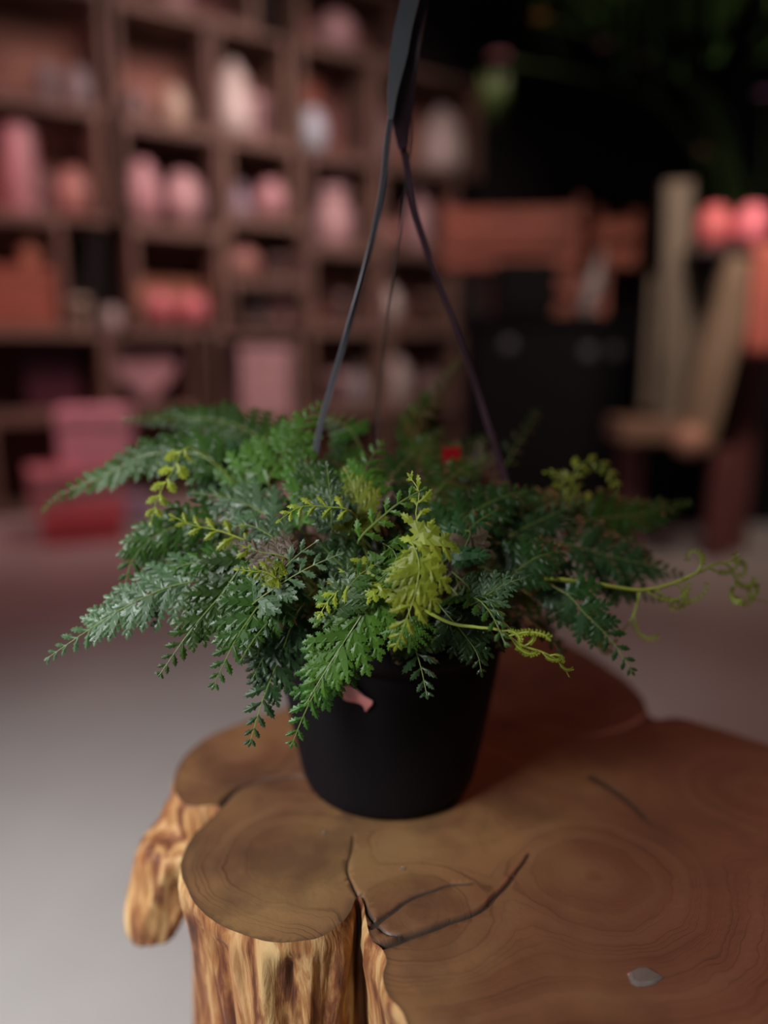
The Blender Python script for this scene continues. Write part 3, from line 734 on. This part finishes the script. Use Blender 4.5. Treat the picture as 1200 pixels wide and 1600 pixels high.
crates = [(-.62,-.06,0,.48,'wooden crate on the floor at the far left edge of the shelf wall'),
 (-.05,.42,0,.48,'floor-level crate behind the pile of pink gift boxes'),
 (.44,1.00,0,.48,'floor-level crate just right of the pink gift boxes, behind the fern'),
 (1.02,1.60,0,.40,'floor-level crate under the crate with the big pink box'),
 (1.62,2.20,0,.44,'floor-level crate hidden low behind the centre of the fern'),
 (2.22,2.78,0,.44,'floor-level crate at the right end of the shelf wall'),
 (-.62,-.08,.48,.90,'second-row crate at the far left edge'),
 (-.07,.53,.48,.90,'crate with the dark wine-coloured box inside'),
 (.54,1.00,.48,.90,'crate holding the dusty pink heart-shaped basket'),
 (1.08,1.60,.40,.90,'crate holding the big square pink box'),
 (1.67,2.20,.44,.93,'crate holding the pale tall vase behind the fern'),
 (2.22,2.78,.44,.93,'crate beside the black counter, second from the floor'),
 (-.45,.36,.90,1.42,'crate with the dark orange boxes inside'),
 (.68,1.16,.90,1.41,'crate holding the pair of red pots'),
 (1.20,1.66,.935,1.18,'low crate with small grey cups'),
 (1.18,1.66,1.18,1.50,'crate with the salmon bowls'),
 (1.68,2.16,.93,1.38,'dim crate above the pale vase crate'),
 (2.18,2.74,.93,1.40,'crate with the cream jar at the right of the wall'),
 (-.45,.58,1.42,1.93,'wide crate with tall pink cylinder and small pots'),
 (.66,1.18,1.41,1.90,'crate with two big blush vases'),
 (1.20,1.62,1.50,1.90,'crate with the lavender vases'),
 (1.68,2.14,1.38,1.88,'crate with the blush milk-can pot'),
 (2.16,2.74,1.40,1.88,'crate just left of the red slatted boxes'),
 (-.60,.03,1.93,2.45,'top-row crate at the far left edge'),
 (.05,.62,1.93,2.46,'top-row crate with two dim grey jars'),
 (.66,1.14,1.90,2.44,'top-row crate left of the tall white vase'),
 (1.16,1.58,1.90,2.44,'top-row crate with the tall white vase'),
 (1.64,2.12,1.88,2.44,'top-row crate with the pale blue bottle'),
 (2.14,2.90,1.88,2.44,'top-row crate with the large pale bell vase'),
 (.05,.62,2.46,2.80,'uppermost crate second column from the left'),
 (.66,1.40,2.44,2.80,'uppermost crate with a small blush pot inside'),
 (1.64,2.30,2.44,2.80,'uppermost crate left of the hanger strap')]
for c in crates: crate(*c)


IM = {}
def im(key, col, rough=.5):
    if key not in IM: IM[key] = mat(key, DES(col) if 'glaze' in key else col, rough, .12, 12)
    return IM[key]
DES = lambda c: tuple((.72*x+.28*(sum(c)/3))*.80 for x in c)
COLS = {'blush': (.50,.27,.28), 'rose': (.55,.24,.27), 'white': (.58,.50,.45), 'grey': (.27,.24,.25), 'red': (.62,.10,.12), 'orange': (.50,.17,.06), 'dkorange': (.33,.07,.02),
        'wine': (.09,.008,.03), 'lav': (.32,.24,.33), 'blue': (.40,.52,.62), 'salmon': (.45,.17,.13), 'cream': (.52,.38,.26), 'brown': (.16,.08,.06), 'black': (.008,.008,.010), 'dim': (.22,.13,.12), 'pinkbright': (.80,.40,.48)}
PROF = {
 'vase': [(.30,0),(.42,.06),(.50,.30),(.46,.52),(.30,.72),(.22,.82),(.26,.96),(.28,1),(.24,1),(.20,.90)],
 'pot': [(.34,0),(.36,.02),(.46,.80),(.50,.82),(.50,1),(.46,1),(.44,.85)],
 'egg': [(.20,0),(.38,.10),(.50,.36),(.48,.62),(.36,.85),(.24,.97),(.22,1),(.18,.96)],
 'bottle': [(.36,0),(.42,.04),(.42,.55),(.30,.70),(.15,.80),(.14,.96),(.17,1),(.12,1)],
 'cyl': [(.46,0),(.5,.02),(.5,.97),(.47,1),(.44,1),(.43,.95)],
 'bell': [(.30,0),(.46,.05),(.50,.25),(.46,.50),(.34,.78),(.18,.94),(.08,1)],
 'ball': [(.18,0),(.36,.12),(.48,.34),(.5,.52),(.44,.74),(.30,.92),(.22,1),(.18,.97)],
 'can': [(.42,0),(.46,.03),(.46,.60),(.30,.74),(.28,.86),(.36,1),(.32,1),(.26,.88)]}
def item(px, py, wpx, v0, h, shape, col, name, cat, label, out=-.16, group=None):
    # px, py, wpx: roughly where the thing shows; v0: the board it stands on
    r_ = ray(px, py); A0 = WA+WN*out; t = (A0.x*WN.x+A0.y*WN.y)/(r_.x*WN.x+r_.y*WN.y)
    X = r_*t; w_ = wpx/1200*t
    base = Vector((X.x, X.y, v0))
    m_ = im('glaze_'+col, COLS[col], .45)
    u = (X-WA).dot(WD); hd = w_*.35+.008 if shape == 'box' else .052 if shape in ('slab', 'heart') else w_/2
    for u0, u1, cv0, cv1, _ in crates:
        if u0-.035 <= u <= u1+.035 and cv0 <= v0+.001 and v0 < cv1-.03:
            v0 = max(v0, cv0+B_)
            w_ = min(w_, u1-u0-.085, .30 if shape not in ('slab', 'heart') else 9); hd = min(hd, w_*.35+.008 if shape == 'box' else hd if shape in ('slab', 'heart') else w_/2)
            u = max(u0+.036+w_/2, min(u1-.036-w_/2, u)); h = min(h, cv1-.034-v0)
            out = -max(hd+.004, min(.335-hd, -out)); base = wall_pt(u, v0, out); break
    b = MB()
    if shape == 'box':
        b.box((-w_/2, -w_*.35, 0), (w_/2, w_*.35, h*.80)); b.box((-w_/2-.006, -w_*.35-.006, h*.78), (w_/2+.006, w_*.35+.006, h))
        o = b.build(name, m_, bevel=.004)
    elif shape == 'slab':
        b.box((-w_/2, -.05, 0), (w_/2, .05, h)); o = b.build(name, m_, bevel=.003)
    elif shape == 'heart':
        n = 40; f_ = []; k_ = []
        for k in range(n):
            a = 2*PI*k/n; x = 16*math.sin(a)**3/34*w_; z = (13*math.cos(a)-5*math.cos(2*a)-2*math.cos(3*a)-math.cos(4*a)+17)/29*h
            f_.append(b.vert((x, -.05, z))); k_.append(b.vert((x, .05, z)))
        b.face(list(reversed(f_))); b.face(k_)
        for k in range(n): b.face((f_[k], f_[(k+1) % n], k_[(k+1) % n], k_[k]))
        o = b.build(name, m_, bevel=.004)
    else:
        b.lathe([(r*w_, z*h) for r, z in PROF[shape]], n=32); o = b.build(name, m_, smooth=True)
    o.location = base+Vector((0, 0, .0005)); o.rotation_euler = (0, 0, WROT)
    group = group or {'round_vase': 'round vases on the crate shelves', 'tall_vase': 'tall vases on the crate shelves', 'flower_pot': 'flower pots on the crate shelves', 'red_pot': 'pair of round red pots', 'cup': 'small cups in the low crate', 'storage_box': 'storage boxes in the crates', 'salmon_bowl': 'salmon bowls in the crates'}.get(name)
    tag(o, label, cat, group); return o
B_ = .029
item(30,225,46,1.42+B_,.40,'cyl','rose','tall_vase','vase','tall dusty pink cylinder vase at the left edge of the shelves')
item(126,275,54,1.42+B_,.24,'egg','salmon','round_vase','vase','rounded rose vase right of the tall pink cylinder')
item(72,260,20,1.42+B_,.20,'pot','dim','flower_pot','pot','dim brown pot between tall pink cylinder and rounded rose vase')
item(43,345,40,1.205,.21,'bottle','orange','amber_bottle','bottle','amber bottle standing on the dark orange boxes')
item(30,440,100,.90+B_,.27,'box','dkorange','storage_box','box','dark orange lidded box at the left edge')
item(122,470,34,.90,.17,'pot','cream','flower_pot','pot','small cream pot in the dark gap beside the orange box')
item(150,480,18,.90,.12,'pot','dim','flower_pot','pot','small dim pot right of the cream pot in the dark gap')
item(176,492,28,.90,.13,'ball','white','round_vase','vase','small whitish ball vase left of the red pots')
item(255,470,50,.90+B_,.19,'ball','red','red_pot','pot','left one of two round red pots', out=-.02)
item(308,475,54,.90+B_,.18,'ball','red','red_pot','pot','right one of two round red pots', out=-.02)
item(290,430,110,.90+B_,.26,'slab','orange','storage_box','box','orange box behind the two red pots', out=-.275)
item(80,585,80,.48+B_,.31,'slab','wine','storage_box','box','dark wine-coloured box in the second row', out=-.22)
item(215,610,100,.48+B_,.32,'heart','rose','heart_basket','basket','dusty pink heart-shaped basket behind the left fronds')
item(405,590,96,.40+B_,.40,'box','blush','gift_box','box','big square blush box above the left centre fronds', out=-.12)
item(204,262,54,1.41+B_,.31,'egg','rose','round_vase','vase','bright blush egg vase in the middle left of the shelves', out=-.06)
item(288,310,64,1.41+B_,.28,'ball','blush','round_vase','vase','wide mauve ball vase beside the blush egg vase', out=-.10)
item(74,108,38,1.93+B_,.17,'pot','grey','flower_pot','pot','left one of two dim grey jars on the upper row')
item(134,100,40,1.93+B_,.20,'egg','grey','round_vase','vase','right one of two dim grey jars on the upper row')
item(212,150,42,1.90+B_,.17,'ball','dim','round_vase','vase','dim rose ball vase on the upper row')
item(272,145,44,1.90+B_,.22,'egg','cream','round_vase','vase','beige egg vase left of the tall white vase')
item(342,145,60,1.90+B_,.38,'bell','white','tall_vase','vase','tall white vase on the upper row', out=-.08)
item(400,190,38,1.90+B_,.24,'pot','blush','flower_pot','pot','blush pot just right of the tall white vase')
item(374,275,32,1.50+B_,.18,'vase','lav','round_vase','vase','dim lavender vase left of the round lavender one')
item(437,305,50,1.50+B_,.20,'egg','rose','round_vase','vase','mauve egg vase in the middle of the shelf wall', out=-.06)
item(380,385,52,1.18+B_,.16,'ball','salmon','salmon_bowl','bowl','salmon bowl in the crate below the lavender vases')
item(450,400,40,1.18+B_,.12,'pot','dim','flower_pot','pot','dim pot right of the salmon bowl')
item(402,490,32,.91+B_,.12,'pot','grey','cup','cup','left small grey cup in the low crate')
item(462,490,36,.91+B_,.14,'pot','blush','cup','cup','right small blush-grey cup in the low crate')
item(484,188,46,1.88+B_,.23,'egg','blue','blue_bottle','vase','pale blue vase in the dark upper crate', out=-.09)
item(528,345,68,1.38+B_,.33,'can','blush','milk_can_pot','pot','blush milk-can pot left of the hanger', out=-.08)
item(600,395,54,1.38+B_,.16,'ball','salmon','salmon_bowl','bowl','small salmon bowl right of the left grey strap')
item(592,490,46,.93+B_,.24,'egg','white','round_vase','vase','pale egg vase behind the thin back strap')
item(534,500,28,.93+B_,.18,'pot','dim','flower_pot','pot','dim rose pot left of the pale egg vase')
item(662,480,34,.93+B_,.20,'pot','brown','flower_pot','pot','brown pot right of the pale egg vase')
item(618,600,54,.44+B_,.36,'bottle','white','tall_vase','vase','whitish tall vase just above the fern centre')
item(528,625,40,.44+B_,.20,'pot','blush','flower_pot','pot','dusty pot just above the fern beside the left strap')
item(585,610,40,.44+B_,.24,'bottle','grey','tall_vase','vase','grey bottle vase left of the whitish tall vase')
item(703,195,82,1.88+B_,.40,'bell','white','bell_vase','vase','large pale bell vase right of the hanger', out=-.10)
item(655,262,52,1.40+B_,.42,'bottle','blush','tall_vase','vase','blush bottle vase just under the hanger top strip')
item(598,75,40,1.88+B_,.30,'vase','dim','tall_vase','vase','dim vase left of the hanger on the upper row')
item(525,20,66,2.44+B_,.22,'ball','blush','round_vase','vase','blush ball vase at the top of the frame left of the hanger')
item(470,65,50,1.90+B_,.42,'slab','dkorange','storage_box','box','dim orange box high up in the shelf wall', out=-.28)
item(270,5,70,2.44+B_,.16,'pot','blush','flower_pot','pot','blush pot cut by the top edge of the frame')
item(672,620,48,.44+B_,.20,'ball','dim','round_vase','vase','dim rose vase at the lower right end of the shelves')
# gift boxes piled on the floor in front of the crates
def gift(px, py, d, w_, h, z, col, label, rz):
    b = MB(); b.box((-w_/2, -w_*.4, 0), (w_/2, w_*.4, h*.8)); b.box((-w_/2-.006, -w_*.4-.006, h*.76), (w_/2+.006, w_*.4+.006, h))
    o = b.build('gift_box', im('paper_'+col, COLS[col]), bevel=.005)
    p = P(px, py, d); o.location = (p.x, p.y, z); o.rotation_euler = (0, 0, rz); tag(o, label, 'box', 'gift boxes piled before the shelves')
gift(130,795,3.35,.32,.13,0,'red','red-pink box on the floor, lowest of the pink pile',.35)
gift(118,745,3.37,.36,.18,.1305,'rose','rose box in the middle of the pink pile',.5)
gift(152,690,3.38,.29,.25,.311,'pinkbright','light pink box on top of the pink pile',.25)
gift(190,790,3.75,.26,.10,0,'lav','low grey-lavender box on the floor beside the pink pile',.5)

# ---------------------------------------------------------------- right side: black counter, red slatted boxes, wooden stand
BLK = mat('black_cloth', (.0035, .0035, .004), .8, .1, 20, spec=.12)
def zat(px, py, Y):
    r = ray(px, py); t = Y/r.y; return Vector((r.x*t, Y, H+r.z*t))
def box_thing(name, a, b_, m_, label, cat, rz=0, bevel=.005):
    c = Vector(((a[0]+b_[0])/2, (a[1]+b_[1])/2, a[2])); m = MB()
    m.box((a[0]-c.x, a[1]-c.y, 0), (b_[0]-c.x, b_[1]-c.y, b_[2]-a[2])); o = m.build(name, m_, bevel=bevel)
    o.location = c; o.rotation_euler = (0, 0, rz); tag(o, label, cat); return o
CY = 3.55; ctr = empty('black_counter', (1.55, CY, 0))
m = MB(); m.box((-1.12, 0, 0), (1.6, .62, .93)); m.build('body', BLK, ctr, bevel=.004)
m = MB(); m.box((-1.16, -.03, .93), (1.63, .65, .965)); m.build('counter_top', BLK, ctr, bevel=.004)
tag(ctr, 'long black counter at the right behind the fern', 'counter')
CT = .9655
box_thing('black_bag', (.50, 3.57, CT), (.78, 3.72, 1.20), BLK, 'black box bag at the left end of the black counter', 'bag', bevel=.03)
RED = mat('red_painted_slats', (.23, .062, .036), .6, .25, 6); 
def slatted(px0, px1, Y, z0, z1, nslat, rz, label):
    a = zat(px0, 500, Y); b_ = zat(px1, 500, Y); w_ = (b_.x-a.x); root = empty('slatted_box', ((a.x+b_.x)/2, Y, z0), rz); h_ = z1-z0
    hh = h_/nslat
    for k in range(nslat):
        m = MB(); m.box((-w_/2, -.012, k*hh+.004), (w_/2, 0, (k+1)*hh-.045)); m.build('slat', RED, root, bevel=.002)
        m = MB(); m.box((-w_/2, .24, k*hh+.004), (w_/2, .252, (k+1)*hh-.045)); m.build('slat', RED, root, bevel=.002)
    m = MB()
    for sx in (-1, 1): m.box((sx*w_/2-(.02 if sx > 0 else 0), .001, 0), (sx*w_/2+(.02 if sx < 0 else 0), .239, h_))
    m.box((-w_/2+.021, .001, 0), (w_/2-.021, .239, .015)); m.build('frame', RED, root)
    tag(root, label, 'crate', 'red slatted boxes on the counter'); return root
slatted(770, 945, 3.78, CT, 1.19, 2, -.05, 'red slatted box, lower one on the black counter')
slatted(690, 900, 3.80, 1.191, 1.50, 3, -.12, 'red slatted box, upper one left on the counter stack')
slatted(925, 990, 3.75, 1.191, 1.44, 2, .12, 'narrow red slatted box, upper right on the counter stack')
# pale leaning bottle
b = MB(); b.lathe([(r*.085, z*.28) for r, z in PROF['bottle']], n=24); o = b.build('grey_bottle', im('glaze_grey', COLS['grey']), smooth=True)
o.location = zat(915,480,3.62)*1; o.location.z = CT+.003; o.rotation_euler = (0, .22, 0); tag(o, 'leaning grey bottle in front of the red slatted boxes', 'bottle')
for k, (px, py) in enumerate(((800,540),(928,552),(972,550))):  # added grey discs stand in for gloss highlights on the counter front
    q = zat(px, py, CY-.1); b = MB(); b.lathe([(.0, 0), (.03, .0), (.034, .01), (.03, .02), (.0, .022)], n=20)
    o = b.build('knob_or_glint', im('glaze_glint_grey', (.06,.065,.075)), ctr, smooth=True); o.location = (q.x-1.55, 0, q.z); o.rotation_euler = (PI/2, 0, 0)
WOOD = mat('pale_weathered_wood', (.21, .145, .095), .7, .25, 6, stretch=(6, 6, 1)); WOODG = mat('grey_brown_wood', (.12, .095, .068), .75, .25, 6, stretch=(6, 6, 1)); WOODR = mat('dark_red_wood', (.10, .03, .028), .6, .2, 6)
SY = 2.95; s0 = zat(1105, 600, SY); st = empty('wooden_stand', (s0.x, SY, 0))
def spt(px, py, Y=SY): q = zat(px, py, Y); return Vector((q.x-s0.x, q.y-SY, q.z))
def beam(name, p0, p1, w_, d_, m_, lab=None):
    b = MB(); b.ribbon([p0, p0.lerp(p1, .5), p1], w_, d_, Vector((0, -1, 0))); o = b.build(name, m_, st, bevel=.004)
    if lab: o['label'] = lab
beam('post', spt(1046, 690), spt(1058, 285), .10, .05, WOODG, 'tall grey-brown post')
beam('post', spt(1082, 700, SY-.12), spt(1160, 405, SY-.12), .12, .06, WOOD, 'pale leaning post')
m = MB(); a = spt(1000, 640, SY+.06); b_ = spt(1130, 430, SY+.06)
for k in range(4):
    x0 = a.x+(b_.x-a.x)*k/4; m.box((x0+.004, .055, a.z), (x0+(b_.x-a.x)/4-.004, .075, b_.z))
m.build('back_board', WOODG, st, bevel=.002)
m = MB(); a = spt(965, 690, SY-.05); b_ = spt(1110, 655, SY-.05); m.box((a.x, -.10, a.z), (b_.x, .12, b_.z)); o = m.build('seat', mat('brown_seat_wood', (.17,.10,.065), .7, .2, 5), st, bevel=.01)
m = MB(); a = spt(1062, 404); b_ = spt(1225, 392); m.box((a.x, -.16, a.z), (b_.x, .16, b_.z)); m.build('top_board', mat('dark_top_board', (.05,.03,.028), .6), st, bevel=.004)
topb = b_.z
q = spt(1078, 690, SY-.16); b = MB(); b.lathe([(.02,0),(.05,.015),(.062,.05),(.055,.09),(.02,.11)], n=24); o = b.build('knob_or_glint', mat('salmon_knob_wood', (.42,.22,.15), .5), st, smooth=True); o.location = (q.x, -.16, q.z-.05)
for px0, px1, dy in ((1132, 1118, 0), (1000, 990, .1)):
    a = spt(px0, 700); a.y += dy
    b = MB(); b.ribbon([a, Vector((a.x, a.y, 0.0))], .09, .05, Vector((0, -1, 0))); b.build('leg', WOODR, st, bevel=.004)
a = spt(1200, 410); 
b = MB(); b.ribbon([Vector((a.x+.02, .1, a.z)), Vector((a.x+.02, .1, 0))], .08, .05, Vector((0, -1, 0))); b.build('leg', WOODR, st, bevel=.004)
tag(st, 'rustic wooden stand with a pale leaning post at the right', 'stand')
for k, (px, col, lab) in enumerate(((1113, 'rose', 'left one of two round pink pots on the wooden stand'), (1167, 'pinkbright', 'right one of two round pink pots on the wooden stand'))):
    b = MB(); b.lathe([(r*.126, z*.15) for r, z in PROF['ball']], n=32); o = b.build('pink_pot', im('hot_pink'+str(k), ((.60,.13,.14), (.75,.19,.24))[k]), smooth=True)
    q = zat(px, 350, SY); o.location = (q.x, SY-.02-.02*k, topb+.001); tag(o, lab, 'pot', 'round pink pots on the wooden stand')
# red cloth hanging from the stand's board
b = MB(); n = 16; q = zat(1200, 400, SY-.18); rws = []
for j in range(12):
    row = []
    for k in range(n):
        x = (k/(n-1)-.5)*.14; row.append(b.vert((x, .008*math.sin(k*1.3)*(j/11+.2), -j*.034)))
    rws.append(row)
for a_, c_ in zip(rws, rws[1:]):
    for k in range(n-1): b.face((a_[k], a_[k+1], c_[k+1], c_[k]))
o = b.build('red_cloth', im('salmon_cloth', (.42,.11,.08), .8), smooth=True); o.location = (q.x+.02, SY-.185, topb+.002)
md = o.modifiers.new('s', 'SOLIDIFY'); md.thickness = .004
tag(o, 'salmon red cloth hanging from the wooden stand at the right edge', 'cloth')

# hanging plant, top right, with small blossoms
LG = mat('deep_green_strap_leaf', (.07, .20, .03), .5, .3, 6, trans=.2)
hp = empty('hanging_plant', P(1090, -110, 2.6))
hz = hp.location
b = MB(); b.lathe([(.10,-.12),(.15,.0),(.17,.14),(.16,.14),(.15,.05)], n=32); b.build('pot', M['pot'], hp, smooth=True)
rr = random.Random(5); b = MB()
for k in range(150):
    az = rr.uniform(0, 2*PI); ln = rr.uniform(.35, .85); e = rr.uniform(.2, 1.2); p = Vector((math.cos(az)*.08, math.sin(az)*.08, .1)); pts = [p]
    for j in range(9):
        p = p+Vector((math.cos(az)*math.cos(e), math.sin(az)*math.cos(e), math.sin(e)))*ln/9; e -= rr.uniform(.22, .42); pts.append(p)
    b.ribbon(pts, [.012+.026*math.sin(PI*min(1, j/9+.08)) for j in range(10)], .001, Vector((math.cos(az)*.3, math.sin(az)*.3, 1)))
b.build('foliage', LG, hp, smooth=True)
b = MB(); b.tube([(0,0,.1),(0,0,3.2-hz.z)], .003); b.build('cord', M['strap'], hp)
tag(hp, 'deep green strap-leaved plant hanging in the dark upper right', 'hanging plant')
# flower stems standing in a dark bucket on the counter
bu = empty('flower_bucket', (1.78, 3.86, CT))
b = MB(); b.lathe([(.10,0),(.13,.28),(.135,.28),(.125,.27)], n=28); b.build('bucket', BLK, bu, smooth=True)
PK = im('petal_pink', (.60,.26,.30)); OR = im('petal_orange', (.55,.22,.03)); PU = im('petal_mauve', (.40,.22,.40))
GR = mat('soft_green_leaf', (.07, .13, .03), .5, .2, 8, trans=.2)
bl = [(780,92,.085,PK),(945,72,.058,im('petal_blush', (.42,.28,.28))),(1010,96,.05,im('petal_dim', (.25,.14,.15))),(845,30,.06,OR),(1097,238,.05,im('petal_salmon', (.35,.18,.15))),(1195,150,.08,PU)]
for px, py, s_, m_ in bl:
    q = zat(px, py, 3.55)-bu.location
    b = MB(); b.tube(catmull([Vector((q.x*.05, 0, .25)), Vector((q.x*.4, q.y*.5, .25+(q.z-.25)*.8)), q], 8), .004, 6); so2 = b.build('stem', GR, bu, smooth=True)
    b = MB()
    for ring, (nn, rad, z_) in enumerate(((9, 1.0, 0), (7, .7, .25), (5, .4, .5))):
        for k in range(nn):
            a = 2*PI*k/nn+ring*.4; d = Vector((math.cos(a), -.55 if False else math.sin(a)*.9, .25+z_))
            b.ribbon([q, q+d*s_*.28*rad, q+d*s_*.5*rad], [s_*.12, s_*.36*rad, s_*.16], .002, Vector((0, 0, 1)))
    b.build('blossom', m_, bu, smooth=True)
q = zat(772, 150, 3.55)-bu.location; b = MB()
for k in range(7):
    a = k*.9; b.ribbon([q+Vector((0, 0, -.12)), q+Vector((math.cos(a)*.05, math.sin(a)*.05, -.02)), q+Vector((math.cos(a)*.06, math.sin(a)*.06, .08))], [.01, .06, .01], .002, Vector((math.cos(a), math.sin(a)-.3, .2)))
b.build('leaf', GR, bu, smooth=True)
tag(bu, 'bucket of dim pink and orange flowers on the black counter', 'flowers')
